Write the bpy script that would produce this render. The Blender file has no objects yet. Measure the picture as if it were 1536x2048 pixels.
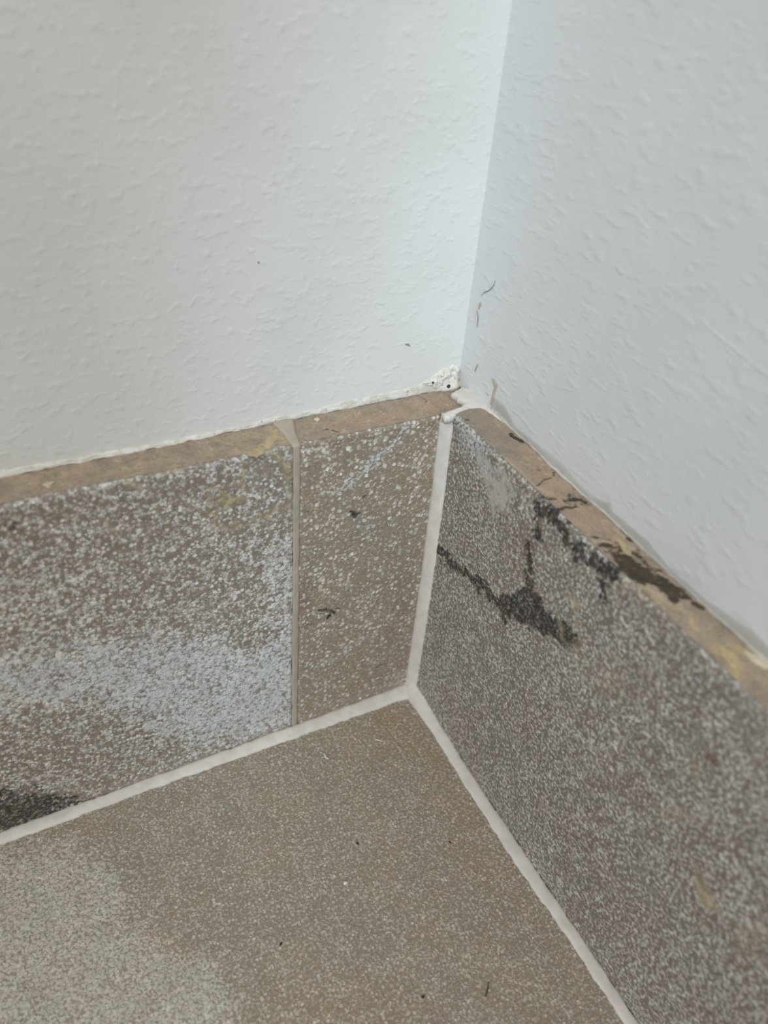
import bpy, math, random
import numpy as np
from mathutils import Matrix, Vector, Euler

random.seed(5)
S = bpy.context.scene
COL = S.collection
MM = 0.001

# ------------------------------------------------------------------ camera
cam = bpy.data.cameras.new('camera')
cam.sensor_fit = 'VERTICAL'
cam.sensor_height = 36.0
cam.sensor_width = 27.0
cam.lens = 1550.107 / 2048.0 * 36.0
cam.clip_start = 0.005
cam.clip_end = 50
cam.dof.use_dof = True
cam.dof.focus_distance = 0.143
cam.dof.aperture_fstop = cam.lens / 1.5
camo = bpy.data.objects.new('camera', cam)
COL.objects.link(camo)
camo.matrix_world = Matrix(((0.88115269, 0.22138322, -0.41780306, -70.572 * MM),
                            (-0.46713229, 0.54437235, -0.69673968, -98.970 * MM),
                            (0.07319396, 0.80910334, 0.58309041, 134.784 * MM),
                            (0, 0, 0, 1)))
S.camera = camo

# ------------------------------------------------------------------ light
S.view_settings.view_transform = 'Standard'
S.view_settings.look = 'None'
S.view_settings.exposure = 0.0
S.view_settings.gamma = 1.0
S.view_settings.use_curve_mapping = False
W = bpy.data.worlds.new('room_light')
S.world = W
W.use_nodes = True
W.node_tree.nodes['Background'].inputs[0].default_value = (0.86, 0.89, 0.90, 1)
W.node_tree.nodes['Background'].inputs[1].default_value = 0.42


def area(name, loc, target, sx, sy, power, color):
    l = bpy.data.lights.new(name, 'AREA')
    l.shape = 'RECTANGLE'
    l.size = sx
    l.size_y = sy
    l.energy = power
    l.color = color
    o = bpy.data.objects.new(name, l)
    COL.objects.link(o)
    o.location = loc
    o.rotation_euler = (Vector(target) - Vector(loc)).to_track_quat('-Z', 'Y').to_euler()
    return o


# daylight from the window behind the camera, and the warmer ceiling lamp of the room
area('window_daylight', (-0.25, -1.9, 1.25), (0, 0, 0.07), 0.75, 1.1, 6.2, (1.0, 0.91, 0.79))
area('window_daylight', (-1.7, -0.75, 1.3), (0, 0, 0.07), 0.9, 1.1, 16, (0.89, 0.95, 1.0))
area('ceiling_lamp', (-0.9, -0.9, 2.3), (0, 0, 0), 0.5, 0.5, 8, (1.0, 0.92, 0.80))
# added cool spot with no real source, brightening the left wall beside the corner
sp = bpy.data.lights.new('added_band_spot', 'SPOT')
sp.energy = 33
sp.color = (0.66, 0.86, 1.0)
sp.spot_size = math.radians(14)
sp.spot_blend = 1.0
sp.shadow_soft_size = 0.03
spo = bpy.data.objects.new('added_band_spot', sp)
COL.objects.link(spo)
spo.location = (-0.22, -1.25, 0.62)
spo.rotation_euler = ((Vector((0.012, 0.009, 0.112)) - spo.location).to_track_quat('-Z', 'Y') @ Euler((0, 0, math.radians(-24))).to_quaternion()).to_euler()
spo.scale = (0.27, 1.1, 1.0)


# ------------------------------------------------------------------ noise and mask helpers (mm)
def _hash(ix, iy, seed):
    n = (ix.astype(np.int64) * 374761393 + iy.astype(np.int64) * 668265263 + seed * 1442695041) & 0x7fffffff
    n = ((n ^ (n >> 13)) * 1274126177) & 0x7fffffff
    n = (n ^ (n >> 16)) & 0xffff
    return n / 65535.0


def vnoise(x, y, seed=0):
    ix = np.floor(x); iy = np.floor(y)
    fx = x - ix; fy = y - iy
    fx = fx * fx * (3 - 2 * fx); fy = fy * fy * (3 - 2 * fy)
    a = _hash(ix, iy, seed); b = _hash(ix + 1, iy, seed)
    c = _hash(ix, iy + 1, seed); d = _hash(ix + 1, iy + 1, seed)
    return (a + (b - a) * fx) * (1 - fy) + (c + (d - c) * fx) * fy - 0.5


def fbm(x, y, seed=0, octs=3):
    r = 0; amp = 1.0
    for k in range(octs):
        r = r + amp * vnoise(x, y, seed + k * 17)
        x = x * 2.03 + 3.1; y = y * 2.03 + 1.7; amp *= 0.5
    return r


def seg_dist(X, Y, pts, closed=False):
    d = np.full(X.shape, 1e9)
    n = len(pts)
    for i in range(n if closed else n - 1):
        ax, ay = pts[i]; bx, by = pts[(i + 1) % n]
        vx, vy = bx - ax, by - ay
        L = vx * vx + vy * vy + 1e-12
        t = np.clip(((X - ax) * vx + (Y - ay) * vy) / L, 0, 1)
        d = np.minimum(d, np.hypot(X - ax - t * vx, Y - ay - t * vy))
    return d


def inside(X, Y, pts):
    r = np.zeros(X.shape, bool)
    n = len(pts)
    for i in range(n):
        ax, ay = pts[i]; bx, by = pts[(i + 1) % n]
        if abs(by - ay) < 1e-9:
            continue
        c = ((ay > Y) != (by > Y)) & (X < (bx - ax) * (Y - ay) / (by - ay) + ax)
        r ^= c
    return r


def sstep(a, b, x):
    t = np.clip((x - a) / (b - a), 0, 1)
    return t * t * (3 - 2 * t)


def paint(X, Y, strokes):
    """strokes: (attribute, 'line'|'poly', points, width_or_softness, strength, warp, grain)"""
    out = {}
    for k, (att, kind, pts, w, st, warp, grain) in enumerate(strokes):
        wx = X + fbm(X / 1.7, Y / 1.7, 11 + k) * warp
        wy = Y + fbm(X / 1.7 + 9, Y / 1.7, 71 + k) * warp
        if kind == 'line':
            d = seg_dist(wx, wy, pts) - w
            soft = w * 0.7
        else:
            d = seg_dist(wx, wy, pts, True)
            d = np.where(inside(wx, wy, pts), -d, d)
            soft = w
        m = 1 - sstep(-soft, soft, d)
        m = m * np.clip(1 + grain * 2.2 * fbm(X / 0.8, Y / 0.8, 131 + k), 0, 1.6)
        m = np.clip(m, 0, 1) * st
        if att in out:
            out[att] = np.maximum(out[att], m) if st > 0 else out[att] + m
        else:
            out[att] = m
    return out


# ------------------------------------------------------------------ mesh helpers
def link(name, verts, faces, mat, parent=None, atts=None, smooth=True, base=(0, 0, 0)):
    """verts in mm, world frame; base = the parent's location in mm"""
    v = (np.asarray(verts, float) - np.asarray(base, float)) * MM
    me = bpy.data.meshes.new(name)
    me.from_pydata(v.tolist(), [], faces)
    if atts:
        for k, a in atts.items():
            at = me.attributes.new(k, 'FLOAT', 'POINT')
            at.data.foreach_set('value', np.asarray(a, np.float32))
    if smooth:
        me.polygons.foreach_set('use_smooth', [True] * len(me.polygons))
    me.materials.append(mat)
    me.update()
    o = bpy.data.objects.new(name, me)
    COL.objects.link(o)
    if parent is not None:
        o.parent = parent
    else:
        o.location = Vector(base) * MM
    return o


def tag(o, label, cat, group=None, kind=None):
    if label: o['label'] = label
    if cat: o['category'] = cat
    if group: o['group'] = group
    if kind: o['kind'] = kind
    return o


def thing(name, label, cat, loc, group=None):
    o = bpy.data.objects.new(name, None)
    COL.objects.link(o)
    o.empty_display_size = 0.01
    o.location = Vector(loc) * MM
    return tag(o, label, cat, group)


def slab(name, fn, us, vs, thick, mat, parent=None, strokes=(), relief=None, edge=0.0, base=(0, 0, 0), rnd=0.25, uv=None):
    """closed plate: a dense front sheet fn(U, V, depth) with rounded rim, four sides and a back"""
    U, V = np.meshgrid(us, vs, indexing='ij')
    U0, V0 = U.copy(), V.copy()
    nu, nv = U.shape
    # chipped rim: shift the outer rows a little
    if edge:
        jit = fbm(U / 2.1, V / 2.1, 5) * edge + fbm(U / 0.5, V / 0.5, 8) * edge * 0.4
        wu = np.clip(1 - np.minimum(U - us[0], us[-1] - U) / 1.5, 0, 1)
        wv = np.clip(1 - np.minimum(V - vs[0], vs[-1] - V) / 1.5, 0, 1)
        U = U + jit * wu
        V = V + jit * wv
    dd = np.minimum(np.minimum(U0 - us[0], us[-1] - U0), np.minimum(V0 - vs[0], vs[-1] - V0))
    D = rnd * (1 - np.sqrt(np.clip(1 - (1 - np.clip(dd / max(rnd, 1e-6), 0, 1)) ** 2, 0, 1))) if rnd > 0 else 0 * dd
    if relief is not None:
        D = D - relief(U0, V0)
    P = fn(U, V, D)
    front = np.stack([np.broadcast_to(p, U.shape).ravel() for p in P], 1)
    # border loop
    loop = [(i, 0) for i in range(nu)] + [(nu - 1, j) for j in range(1, nv)] + \
           [(i, nv - 1) for i in range(nu - 2, -1, -1)] + [(0, j) for j in range(nv - 2, 0, -1)]
    li = np.array([i * nv + j for i, j in loop])
    bu = U.ravel()[li]; bv = V.ravel()[li]
    Pb = fn(bu, bv, np.full(bu.shape, thick))
    back = np.stack([np.broadcast_to(p, bu.shape) for p in Pb], 1)
    verts = np.concatenate([front, front[li], back])
    idx = np.arange(nu * nv).reshape(nu, nv)
    q = np.stack([idx[:-1, :-1], idx[1:, :-1], idx[1:, 1:], idx[:-1, 1:]], -1).reshape(-1, 4).tolist()
    n = len(loop); r0 = nu * nv; o0 = r0 + n
    for k in range(n):
        k2 = (k + 1) % n
        q.append([r0 + k, o0 + k, o0 + k2, r0 + k2])
    q.append([o0 + k for k in range(n)][::-1])
    # orientation: front normal must point to -depth
    a = np.array(fn(np.array([us[0]]), np.array([vs[0]]), np.array([0.]))).ravel()
    b = np.array(fn(np.array([us[-1]]), np.array([vs[0]]), np.array([0.]))).ravel()
    c = np.array(fn(np.array([us[0]]), np.array([vs[-1]]), np.array([0.]))).ravel()
    e = np.array(fn(np.array([us[0]]), np.array([vs[0]]), np.array([1.]))).ravel()
    if np.dot(np.cross(b - a, c - a), e - a) > 0:
        q = [f[::-1] for f in q]
    m = paint(U0.ravel(), V0.ravel(), strokes)
    atts = {}
    for k, val in m.items():
        atts[k] = np.concatenate([val, val[li], val[li]])
    return link(name, verts, q, mat, parent, atts, True, base)


def grid(a, b, s):
    return np.linspace(a, b, max(2, int(round(abs(b - a) / s)) + 1))


def loft(name, A, B, mat, parent=None, bulge=0.5, back=None, n=9, wob=0.12, base=(0, 0, 0), nrm=None, atts=None, bump=0.05, seed=0):
    """a bead between the polylines A and B (mm, same length), raised along nrm, closed underneath at back"""
    A = np.asarray(A, float); B = np.asarray(B, float)
    L = np.concatenate([[0], np.cumsum(np.linalg.norm(np.diff((A + B) / 2, axis=0), axis=1))])
    t = grid(0, L[-1], 0.35)
    def rs(P):
        return np.stack([np.interp(t, L, P[:, k]) for k in range(3)], 1)
    a = rs(A); b = rs(B)
    w = b - a
    wl = np.linalg.norm(w, axis=1, keepdims=True) + 1e-9
    wn = w / wl
    a = a + wn * (fbm(t / 2.0, t * 0 + seed, seed + 3)[:, None] * wob * 2 + fbm(t / 0.6, t * 0, seed + 4)[:, None] * wob)
    b = b + wn * (fbm(t / 1.7, t * 0 + seed, seed + 5)[:, None] * wob * 2 + fbm(t / 0.5, t * 0, seed + 6)[:, None] * wob)
    nn = rs(np.asarray(nrm, float)) if np.ndim(nrm) == 2 else np.tile(np.asarray(nrm, float), (len(t), 1))
    nn = nn / np.linalg.norm(nn, axis=1, keepdims=True)
    rows = []
    for k in range(n):
        s = k / (n - 1)
        h = bulge * (1 - (2 * s - 1) ** 2) ** 0.5 if bulge >= 0 else bulge * (1 - (2 * s - 1) ** 2)
        hb = fbm(t / 1.1, t * 0 + s * 3, seed + 9) * bump * 2 * math.sin(math.pi * s)
        rows.append(a * (1 - s) + b * s + nn * (h + hb)[:, None])
    dep = 0.9 if back is None else back
    rows.append(b - nn * dep)
    rows.append(a - nn * dep)
    V = np.stack(rows, 1)
    m, r = V.shape[:2]
    f = []
    for i in range(m - 1):
        for k in range(r):
            k2 = (k + 1) % r
            f.append([i * r + k, i * r + k2, (i + 1) * r + k2, (i + 1) * r + k])
    f.append(list(range(r))[::-1]); f.append([(m - 1) * r + k for k in range(r)])
    # orientation
    x = V[0]; fn_ = np.cross(x[n // 2 + 1] - x[n // 2], V[1][n // 2] - x[n // 2])
    if np.dot(fn_, nn[0]) < 0:
        f = [q[::-1] for q in f]
    at = {'across': np.tile(np.array([k / (n - 1) for k in range(n)] + [1., 0.]), m)}
    return link(name, V.reshape(-1, 3), f, mat, parent, at, True, base)


def puddle(name, fn, poly, mat, height=0.3, soft=0.5, res=0.15, parent=None, warp=0.3, base=(0, 0, 0), lump=0.3, seed=0, grainy=0.35, deep=0.12):
    """a domed dab with an irregular outline lying on the surface fn(U, V, depth)"""
    p = np.array(poly)
    us = grid(p[:, 0].min() - warp - 0.2, p[:, 0].max() + warp + 0.2, res)
    vs = grid(p[:, 1].min() - warp - 0.2, p[:, 1].max() + warp + 0.2, res)
    U, V = np.meshgrid(us, vs, indexing='ij')
    wx = U + fbm(U / 1.2, V / 1.2, seed + 2) * warp * 1.4
    wy = V + fbm(U / 1.2 + 5, V / 1.2, seed + 3) * warp * 1.4
    d = seg_dist(wx, wy, poly, True)
    d = np.where(inside(wx, wy, poly), d, -d)
    h = height * np.sqrt(np.clip(d / soft, 0, 1)) * (1 + lump * 2 * fbm(U / grainy / 2, V / grainy / 2, seed + 7)) 
    h = np.where(d < 0, -0.08, h - 0.03)
    P = fn(U, V, -h)
    verts = np.stack([np.broadcast_to(q, U.shape).ravel() for q in P], 1)
    nu, nv = U.shape
    keep = d > -res * 1.5
    kf = keep[:-1, :-1] & keep[1:, :-1] & keep[1:, 1:] & keep[:-1, 1:]
    idx = np.arange(nu * nv).reshape(nu, nv)
    q = np.stack([idx[:-1, :-1], idx[1:, :-1], idx[1:, 1:], idx[:-1, 1:]], -1)[kf]
    a = np.array(fn(np.array([0.]), np.array([0.]), np.array([0.]))).ravel()
    b = np.array(fn(np.array([1.]), np.array([0.]), np.array([0.]))).ravel()
    c = np.array(fn(np.array([0.]), np.array([1.]), np.array([0.]))).ravel()
    e = np.array(fn(np.array([0.]), np.array([0.]), np.array([1.]))).ravel()
    if np.dot(np.cross(b - a, c - a), e - a) > 0:
        q = q[:, ::-1]
    used, inv = np.unique(q.ravel(), return_inverse=True)
    top = verts[used]
    nb = len(used)
    Pb = fn(U.ravel()[used], V.ravel()[used], np.full(nb, deep))
    bot = np.stack([np.broadcast_to(z, (nb,)) for z in Pb], 1)
    qf = inv.reshape(-1, 4)
    faces = qf.tolist() + [[i + nb for i in f[::-1]] for f in qf.tolist()]
    ed = {}
    for f in qf.tolist():
        for k in range(4):
            a_, b_ = f[k], f[(k + 1) % 4]
            if (b_, a_) in ed: del ed[(b_, a_)]
            else: ed[(a_, b_)] = 1
    for a_, b_ in ed:
        faces.append([b_, a_, a_ + nb, b_ + nb])
    return link(name, np.concatenate([top, bot]), faces, mat, parent, {'rim': np.tile(np.clip(d.ravel()[used] / soft, 0, 1), 2)}, True, base)


def thread(name, pts, r, mat, base=(0, 0, 0), taper=True, parent=None):
    """a fine round fibre through pts (mm), radius r"""
    P = np.array(pts, float)
    L = np.concatenate([[0], np.cumsum(np.linalg.norm(np.diff(P, axis=0), axis=1))])
    t = np.linspace(0, L[-1], 24)
    Q = np.stack([np.interp(t, L, P[:, k]) for k in range(3)], 1)
    for _ in range(2):
        Q[1:-1] = (Q[:-2] + Q[2:] + 2 * Q[1:-1]) / 4
    V = []; F = []
    m = 6
    for i in range(len(Q)):
        T = Q[min(i + 1, len(Q) - 1)] - Q[max(i - 1, 0)]
        T = T / (np.linalg.norm(T) + 1e-9)
        a = np.cross(T, [0.31, 0.2, 0.93]); a /= np.linalg.norm(a)
        b = np.cross(T, a)
        s = i / (len(Q) - 1)
        rr = r * (0.35 + 0.65 * math.sin(math.pi * s) ** 0.5 if taper else 1)
        for k in range(m):
            an = 2 * math.pi * k / m
            V.append(Q[i] + (a * math.cos(an) + b * math.sin(an)) * rr)
    for i in range(len(Q) - 1):
        for k in range(m):
            k2 = (k + 1) % m
            F.append([i * m + k, i * m + k2, (i + 1) * m + k2, (i + 1) * m + k])
    F.append(list(range(m))[::-1]); F.append([(len(Q) - 1) * m + k for k in range(m)])
    return link(name, V, F, mat, parent, None, True, base)


def grain(name, c, r, mat, squash=(1, 1, 0.7), seed=0, base=None, parent=None):
    """a small irregular grit grain or crumb, centre c (mm)"""
    rng = np.random.default_rng(seed)
    V = []; F = []
    nt, npn = 9, 12
    ph = rng.uniform(0, 6.28, 6)
    for i in range(nt + 1):
        th = math.pi * i / nt
        for j in range(npn):
            a = 2 * math.pi * j / npn
            k = 1 + 0.16 * math.sin(2 * a + ph[0]) * math.sin(th) + 0.12 * math.sin(3 * a + ph[1] + 2 * th) * math.sin(th) + 0.10 * math.cos(3 * th + ph[2])
            V.append((c[0] + r * k * squash[0] * math.sin(th) * math.cos(a),
                      c[1] + r * k * squash[1] * math.sin(th) * math.sin(a),
                      c[2] + r * k * squash[2] * math.cos(th)))
    for i in range(nt):
        for j in range(npn):
            j2 = (j + 1) % npn
            F.append([i * npn + j, (i + 1) * npn + j, (i + 1) * npn + j2, i * npn + j2])
    b = base if base is not None else c
    return link(name, V, F, mat, parent, None, True, b)


# ------------------------------------------------------------------ material helpers
class NT:
    def __init__(self, name, rough=0.6, spec=0.5):
        self.m = bpy.data.materials.new(name)
        self.m.use_nodes = True
        self.t = self.m.node_tree
        self.b = self.t.nodes['Principled BSDF']
        self.b.inputs['Roughness'].default_value = rough
        self.b.inputs['Specular IOR Level'].default_value = spec
        tc = self.t.nodes.new('ShaderNodeTexCoord')
        vm = self.t.nodes.new('ShaderNodeVectorMath'); vm.operation = 'SCALE'
        vm.inputs['Scale'].default_value = 1000.0
        self.t.links.new(tc.outputs['Object'], vm.inputs[0])
        self.co = vm.outputs[0]

    def setin(self, sock, v):
        if hasattr(v, 'is_output') or isinstance(v, bpy.types.NodeSocket):
            self.t.links.new(v, sock)
        else:
            sock.default_value = v

    def math(self, op, a, b=0.0, c=0.0, clamp=False):
        n = self.t.nodes.new('ShaderNodeMath'); n.operation = op; n.use_clamp = clamp
        self.setin(n.inputs[0], a); self.setin(n.inputs[1], b); self.setin(n.inputs[2], c)
        return n.outputs[0]

    def offs(self, v, scale):
        n = self.t.nodes.new('ShaderNodeVectorMath'); n.operation = 'MULTIPLY'
        self.t.links.new(v, n.inputs[0]); n.inputs[1].default_value = scale
        return n.outputs[0]

    def noise(self, scale, detail=3, rough=0.55, vec=None, dist=0.0):
        n = self.t.nodes.new('ShaderNodeTexNoise')
        n.inputs['Scale'].default_value = scale
        n.inputs['Detail'].default_value = detail
        n.inputs['Roughness'].default_value = rough
        n.inputs['Distortion'].default_value = dist
        self.t.links.new(vec or self.co, n.inputs['Vector'])
        return n.outputs['Fac']

    def voro(self, scale, feature='F1', vec=None):
        n = self.t.nodes.new('ShaderNodeTexVoronoi'); n.feature = feature
        n.inputs['Scale'].default_value = scale
        self.t.links.new(vec or self.co, n.inputs['Vector'])
        return n.outputs['Distance'], n.outputs['Color'] if 'Color' in n.outputs else None

    def smooth(self, x, a, b):
        n = self.t.nodes.new('ShaderNodeMapRange'); n.interpolation_type = 'SMOOTHSTEP'
        self.setin(n.inputs['Value'], x)
        self.setin(n.inputs['From Min'], a); self.setin(n.inputs['From Max'], b)
        return n.outputs['Result']

    def mix(self, f, a, b):
        n = self.t.nodes.new('ShaderNodeMix'); n.data_type = 'RGBA'
        self.setin(n.inputs[0], f)
        for s, v in ((n.inputs[6], a), (n.inputs[7], b)):
            if isinstance(v, (tuple, list)): v = (*v, 1) if len(v) == 3 else v
            self.setin(s, v)
        return n.outputs[2]

    def att(self, name):
        n = self.t.nodes.new('ShaderNodeAttribute'); n.attribute_name = name
        return n.outputs['Fac']

    def color(self, c):
        if isinstance(c, tuple): c = (*c, 1)
        self.setin(self.b.inputs['Base Color'], c)

    def bump(self, h, strength, dist_mm):
        n = self.t.nodes.new('ShaderNodeBump')
        n.inputs['Strength'].default_value = strength
        n.inputs['Distance'].default_value = dist_mm * MM
        self.t.links.new(h, n.inputs['Height'])
        self.t.links.new(n.outputs[0], self.b.inputs['Normal'])


def rgb(r, g, b):
    f = lambda v: (v / 255 / 12.92) if v / 255 <= 0.04045 else ((v / 255 + 0.055) / 1.055) ** 2.4
    return (f(r), f(g), f(b))


def tile_material(name, base1, base2, speck, scale, thr, contrast=0.10, dots=0.0, dotscale=0.9, blue=0.0, rough=0.42, relief=0.12, smc=rgb(160, 152, 145), rdc=rgb(112, 72, 48)):
    n = NT(name, rough, 0.5)
    wh, dk, oc, sm, bl, rd = [n.att(a) for a in ('white', 'dark', 'ochre', 'smear', 'blue', 'rust')]
    dk = n.smooth(n.math('ADD', dk, n.math('MULTIPLY', n.math('SUBTRACT', n.noise(1.5, 3, 0.6), 0.5), n.math('MULTIPLY', dk, 3.0))), 0.25, 0.85)
    low = n.smooth(n.noise(0.07, 3), 0.35, 0.65)
    base = n.mix(low, base1, base2)
    fine = n.noise(2.6, 2)
    base = n.mix(n.math('MULTIPLY', n.smooth(fine, 0.35, 0.7), 0.55), base, tuple(c * 0.55 for c in base1))
    base = n.mix(n.math('MULTIPLY', rd, 0.6), base, rdc)
    sp = n.noise(scale, 3.5, 0.6)
    mid = n.noise(0.22, 2)
    v = n.math('ADD', sp, n.math('MULTIPLY', n.math('SUBTRACT', mid, 0.5), 0.18))
    v = n.math('ADD', v, n.math('MULTIPLY', wh, 0.13))
    v = n.math('SUBTRACT', v, n.math('MULTIPLY', dk, 0.07))
    v = n.math('SUBTRACT', v, n.math('MULTIPLY', sm, 0.12))
    v = n.math('SUBTRACT', v, n.math('MULTIPLY', rd, 0.04))
    f = n.smooth(v, thr, thr + contrast)
    d, c = n.voro(dotscale)
    sep = n.t.nodes.new('ShaderNodeSeparateColor'); n.t.links.new(c, sep.inputs[0])
    rad = n.math('MULTIPLY_ADD', sep.outputs[0], 0.36, 0.19)
    rad = n.math('ADD', rad, n.math('MULTIPLY', wh, 0.2))
    dd = n.math('ADD', d, n.math('MULTIPLY', n.math('SUBTRACT', n.noise(dotscale * 2.2, 2), 0.5), 0.45))
    df = n.smooth(n.math('SUBTRACT', rad, dd), -0.10, 0.20)
    df = n.math('MULTIPLY', df, n.math('MULTIPLY_ADD', sep.outputs[1], 0.5 * dots, 0.5 * dots))
    f = n.math('MAXIMUM', n.math('MULTIPLY', f, 0.85), df)
    h = n.math('ADD', n.math('MULTIPLY', v, 0.6), n.math('MULTIPLY', df, 0.6))
    f = n.math('MULTIPLY', f, n.math('MULTIPLY_ADD', dk, -0.35, 1.0))
    spc = n.mix(n.smooth(n.noise(0.9, 1), 0.35, 0.65), speck, tuple(c * 0.72 for c in speck))
    spc = n.mix(n.math('MULTIPLY', bl, 0.7, clamp=True), spc, rgb(205, 212, 218))
    base = n.mix(n.math('MULTIPLY', dk, n.math('SUBTRACT', 1.0, n.math('MULTIPLY', sp, 0.18)), clamp=True), base, rgb(26, 26, 25))
    spd = n.mix(n.math('MULTIPLY', dk, 0.60, clamp=True), spc, rgb(84, 80, 72))
    col = n.mix(f, base, spd)
    col = n.mix(n.math('MULTIPLY', oc, 1.05, clamp=True), col, n.mix(n.smooth(n.noise(0.8, 3), 0.4, 0.62), rgb(142, 128, 102), rgb(182, 168, 138)))
    col = n.mix(n.math('MULTIPLY', sm, 0.85, clamp=True), col, smc)
    hue = n.noise(0.75, 2)
    col = n.mix(n.math('MULTIPLY', n.smooth(hue, 0.5, 0.75), 0.22), col, rgb(160, 128, 104))
    col = n.mix(n.math('MULTIPLY', n.smooth(hue, 0.5, 0.25), 0.20), col, rgb(128, 136, 130))
    n.color(col)
    rr = n.math('ADD', n.math('MULTIPLY', n.noise(1.2, 2), 0.25), rough - 0.12)
    n.setin(n.b.inputs['Roughness'], rr)
    flat = n.math('SUBTRACT', 1.0, n.math('MULTIPLY', n.math('MAXIMUM', sm, oc), 0.6, clamp=True))
    h = n.math('ADD', n.math('MULTIPLY', n.smooth(h, thr - 0.15, thr + contrast + 0.1), flat), n.math('MULTIPLY', n.noise(3.5, 2), 0.25))
    n.bump(h, 0.9, relief)
    return n.m


M_LEFT = tile_material('speckled_glaze_white', rgb(140, 127, 117), rgb(148, 135, 123), rgb(240, 239, 234), 1.35, 0.46, 0.22, dots=0.85, dotscale=1.25, relief=0.14)
M_MID = tile_material('speckled_glaze_brown', rgb(155, 138, 117), rgb(148, 135, 119), rgb(240, 233, 220), 1.5, 0.50, 0.26, dots=1.0, dotscale=0.95, rough=0.34, relief=0.24)
M_RIGHT = tile_material('speckled_glaze_grey', rgb(130, 118, 109), rgb(128, 121, 114), rgb(228, 226, 221), 1.7, 0.47, 0.18, dots=0.8, dotscale=1.5, relief=0.13, smc=rgb(192, 188, 183))
M_FLOOR = tile_material('speckled_glaze_tan', rgb(150, 137, 117), rgb(144, 134, 119), rgb(220, 212, 198), 1.8, 0.46, 0.24, dots=0.8, dotscale=1.5, relief=0.13, rough=0.5, rdc=rgb(158, 118, 78))


def clay_material():
    n = NT('unglazed_clay', 0.75, 0.3)
    dk, oc, sm, rd = [n.att(a) for a in ('dark', 'ochre', 'smear', 'rust')]
    dk = n.smooth(n.math('ADD', dk, n.math('MULTIPLY', n.math('SUBTRACT', n.noise(1.7, 4, 0.7), 0.5), n.math('MULTIPLY', dk, 3.2))), 0.25, 0.75)
    oc = n.math('MULTIPLY', oc, n.smooth(n.noise(1.4, 4, 0.7), 0.34, 0.56))
    c = n.mix(n.smooth(n.noise(0.30, 4, 0.65), 0.35, 0.65), rgb(170, 151, 131), rgb(150, 134, 118))
    c = n.mix(n.math('MULTIPLY', rd, 0.6), c, rgb(172, 143, 118))
    c = n.mix(n.math('MULTIPLY', n.smooth(n.noise(2.4, 4, 0.75), 0.54, 0.68), 0.75), c, rgb(110, 92, 78))
    c = n.mix(n.math('MULTIPLY', n.smooth(n.noise(0.9, 5, 0.75, dist=1.2), 0.54, 0.66), 0.55), c, rgb(196, 182, 164))
    c = n.mix(n.math('MULTIPLY', oc, 0.85, clamp=True), c, rgb(190, 170, 132))
    c = n.mix(n.math('MULTIPLY', sm, 0.8, clamp=True), c, rgb(134, 125, 111))
    c = n.mix(n.math('MULTIPLY', dk, 0.93, clamp=True), c, n.mix(n.smooth(n.noise(0.5, 2), 0.4, 0.6), rgb(48, 44, 38), rgb(66, 54, 38)))
    n.color(c)
    n.bump(n.noise(1.6, 5, 0.7), 0.9, 0.16)
    return n.m


M_CLAY = clay_material()


def plain(name, c1, c2, scale=0.5, rough=0.6, bump=0.05, bscale=1.5, spec=0.5, specks=None, trans=0.0):
    n = NT(name, rough, spec)
    c = n.mix(n.smooth(n.noise(scale, 3), 0.35, 0.65), c1, c2)
    if specks:
        c = n.mix(n.smooth(n.noise(specks[1], 3, 0.7), specks[2], specks[2] + 0.05), c, specks[0])
    n.color(c)
    n.bump(n.noise(bscale, 4, 0.6), 0.8, bump)
    if trans:
        n.b.inputs['Subsurface Weight'].default_value = trans
        n.b.inputs['Subsurface Scale'].default_value = 0.001
        n.b.inputs['Subsurface Radius'].default_value = (1, 0.9, 0.8)
    return n.m


M_GROUT = plain('pale_grout', rgb(214, 208, 201), rgb(203, 197, 189), 0.25, 0.55, 0.05, 0.9)
M_GROUT_THIN = plain('beige_grout', rgb(176, 165, 148), rgb(162, 152, 138), 0.15, 0.5, 0.05, 0.9)
M_PLASTER = plain('crumbly_white_plaster', rgb(224, 221, 213), rgb(206, 200, 188), 0.6, 0.8, 0.15, 1.6, specks=(rgb(120, 108, 94), 1.8, 0.64))
M_CREAM = plain('cream_flake', rgb(205, 192, 165), rgb(188, 172, 142), 0.8, 0.7, 0.1, 1.5)
M_ADH = plain('ochre_adhesive', rgb(186, 167, 128), rgb(166, 148, 114), 0.6, 0.42, 0.1, 1.4)
M_ADH_PALE = plain('cream_adhesive', rgb(205, 192, 168), rgb(190, 174, 146), 0.6, 0.45, 0.1, 1.4)
M_SCUFF = plain('dried_brown_paint', rgb(188, 180, 168), rgb(176, 168, 156), 0.6, 0.5, 0.04, 1.0)
M_HAIR = plain('dark_fibre', rgb(88, 78, 68), rgb(70, 62, 55), 1.0, 0.5, 0.01)
M_HAIR_PALE = plain('grey_fibre', rgb(140, 134, 128), rgb(120, 112, 105), 1.0, 0.5, 0.01)
M_LINT = plain('white_lint', rgb(226, 224, 220), rgb(214, 212, 206), 1.0, 0.5, 0.01)
M_GRIT_HOLE = plain('black_grit_and_hole', rgb(40, 38, 36), rgb(52, 48, 44), 1.0, 0.6, 0.05)
M_GREY = plain('grey_scuff', rgb(150, 156, 156), rgb(128, 134, 134), 1.4, 0.6, 0.04)


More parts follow.
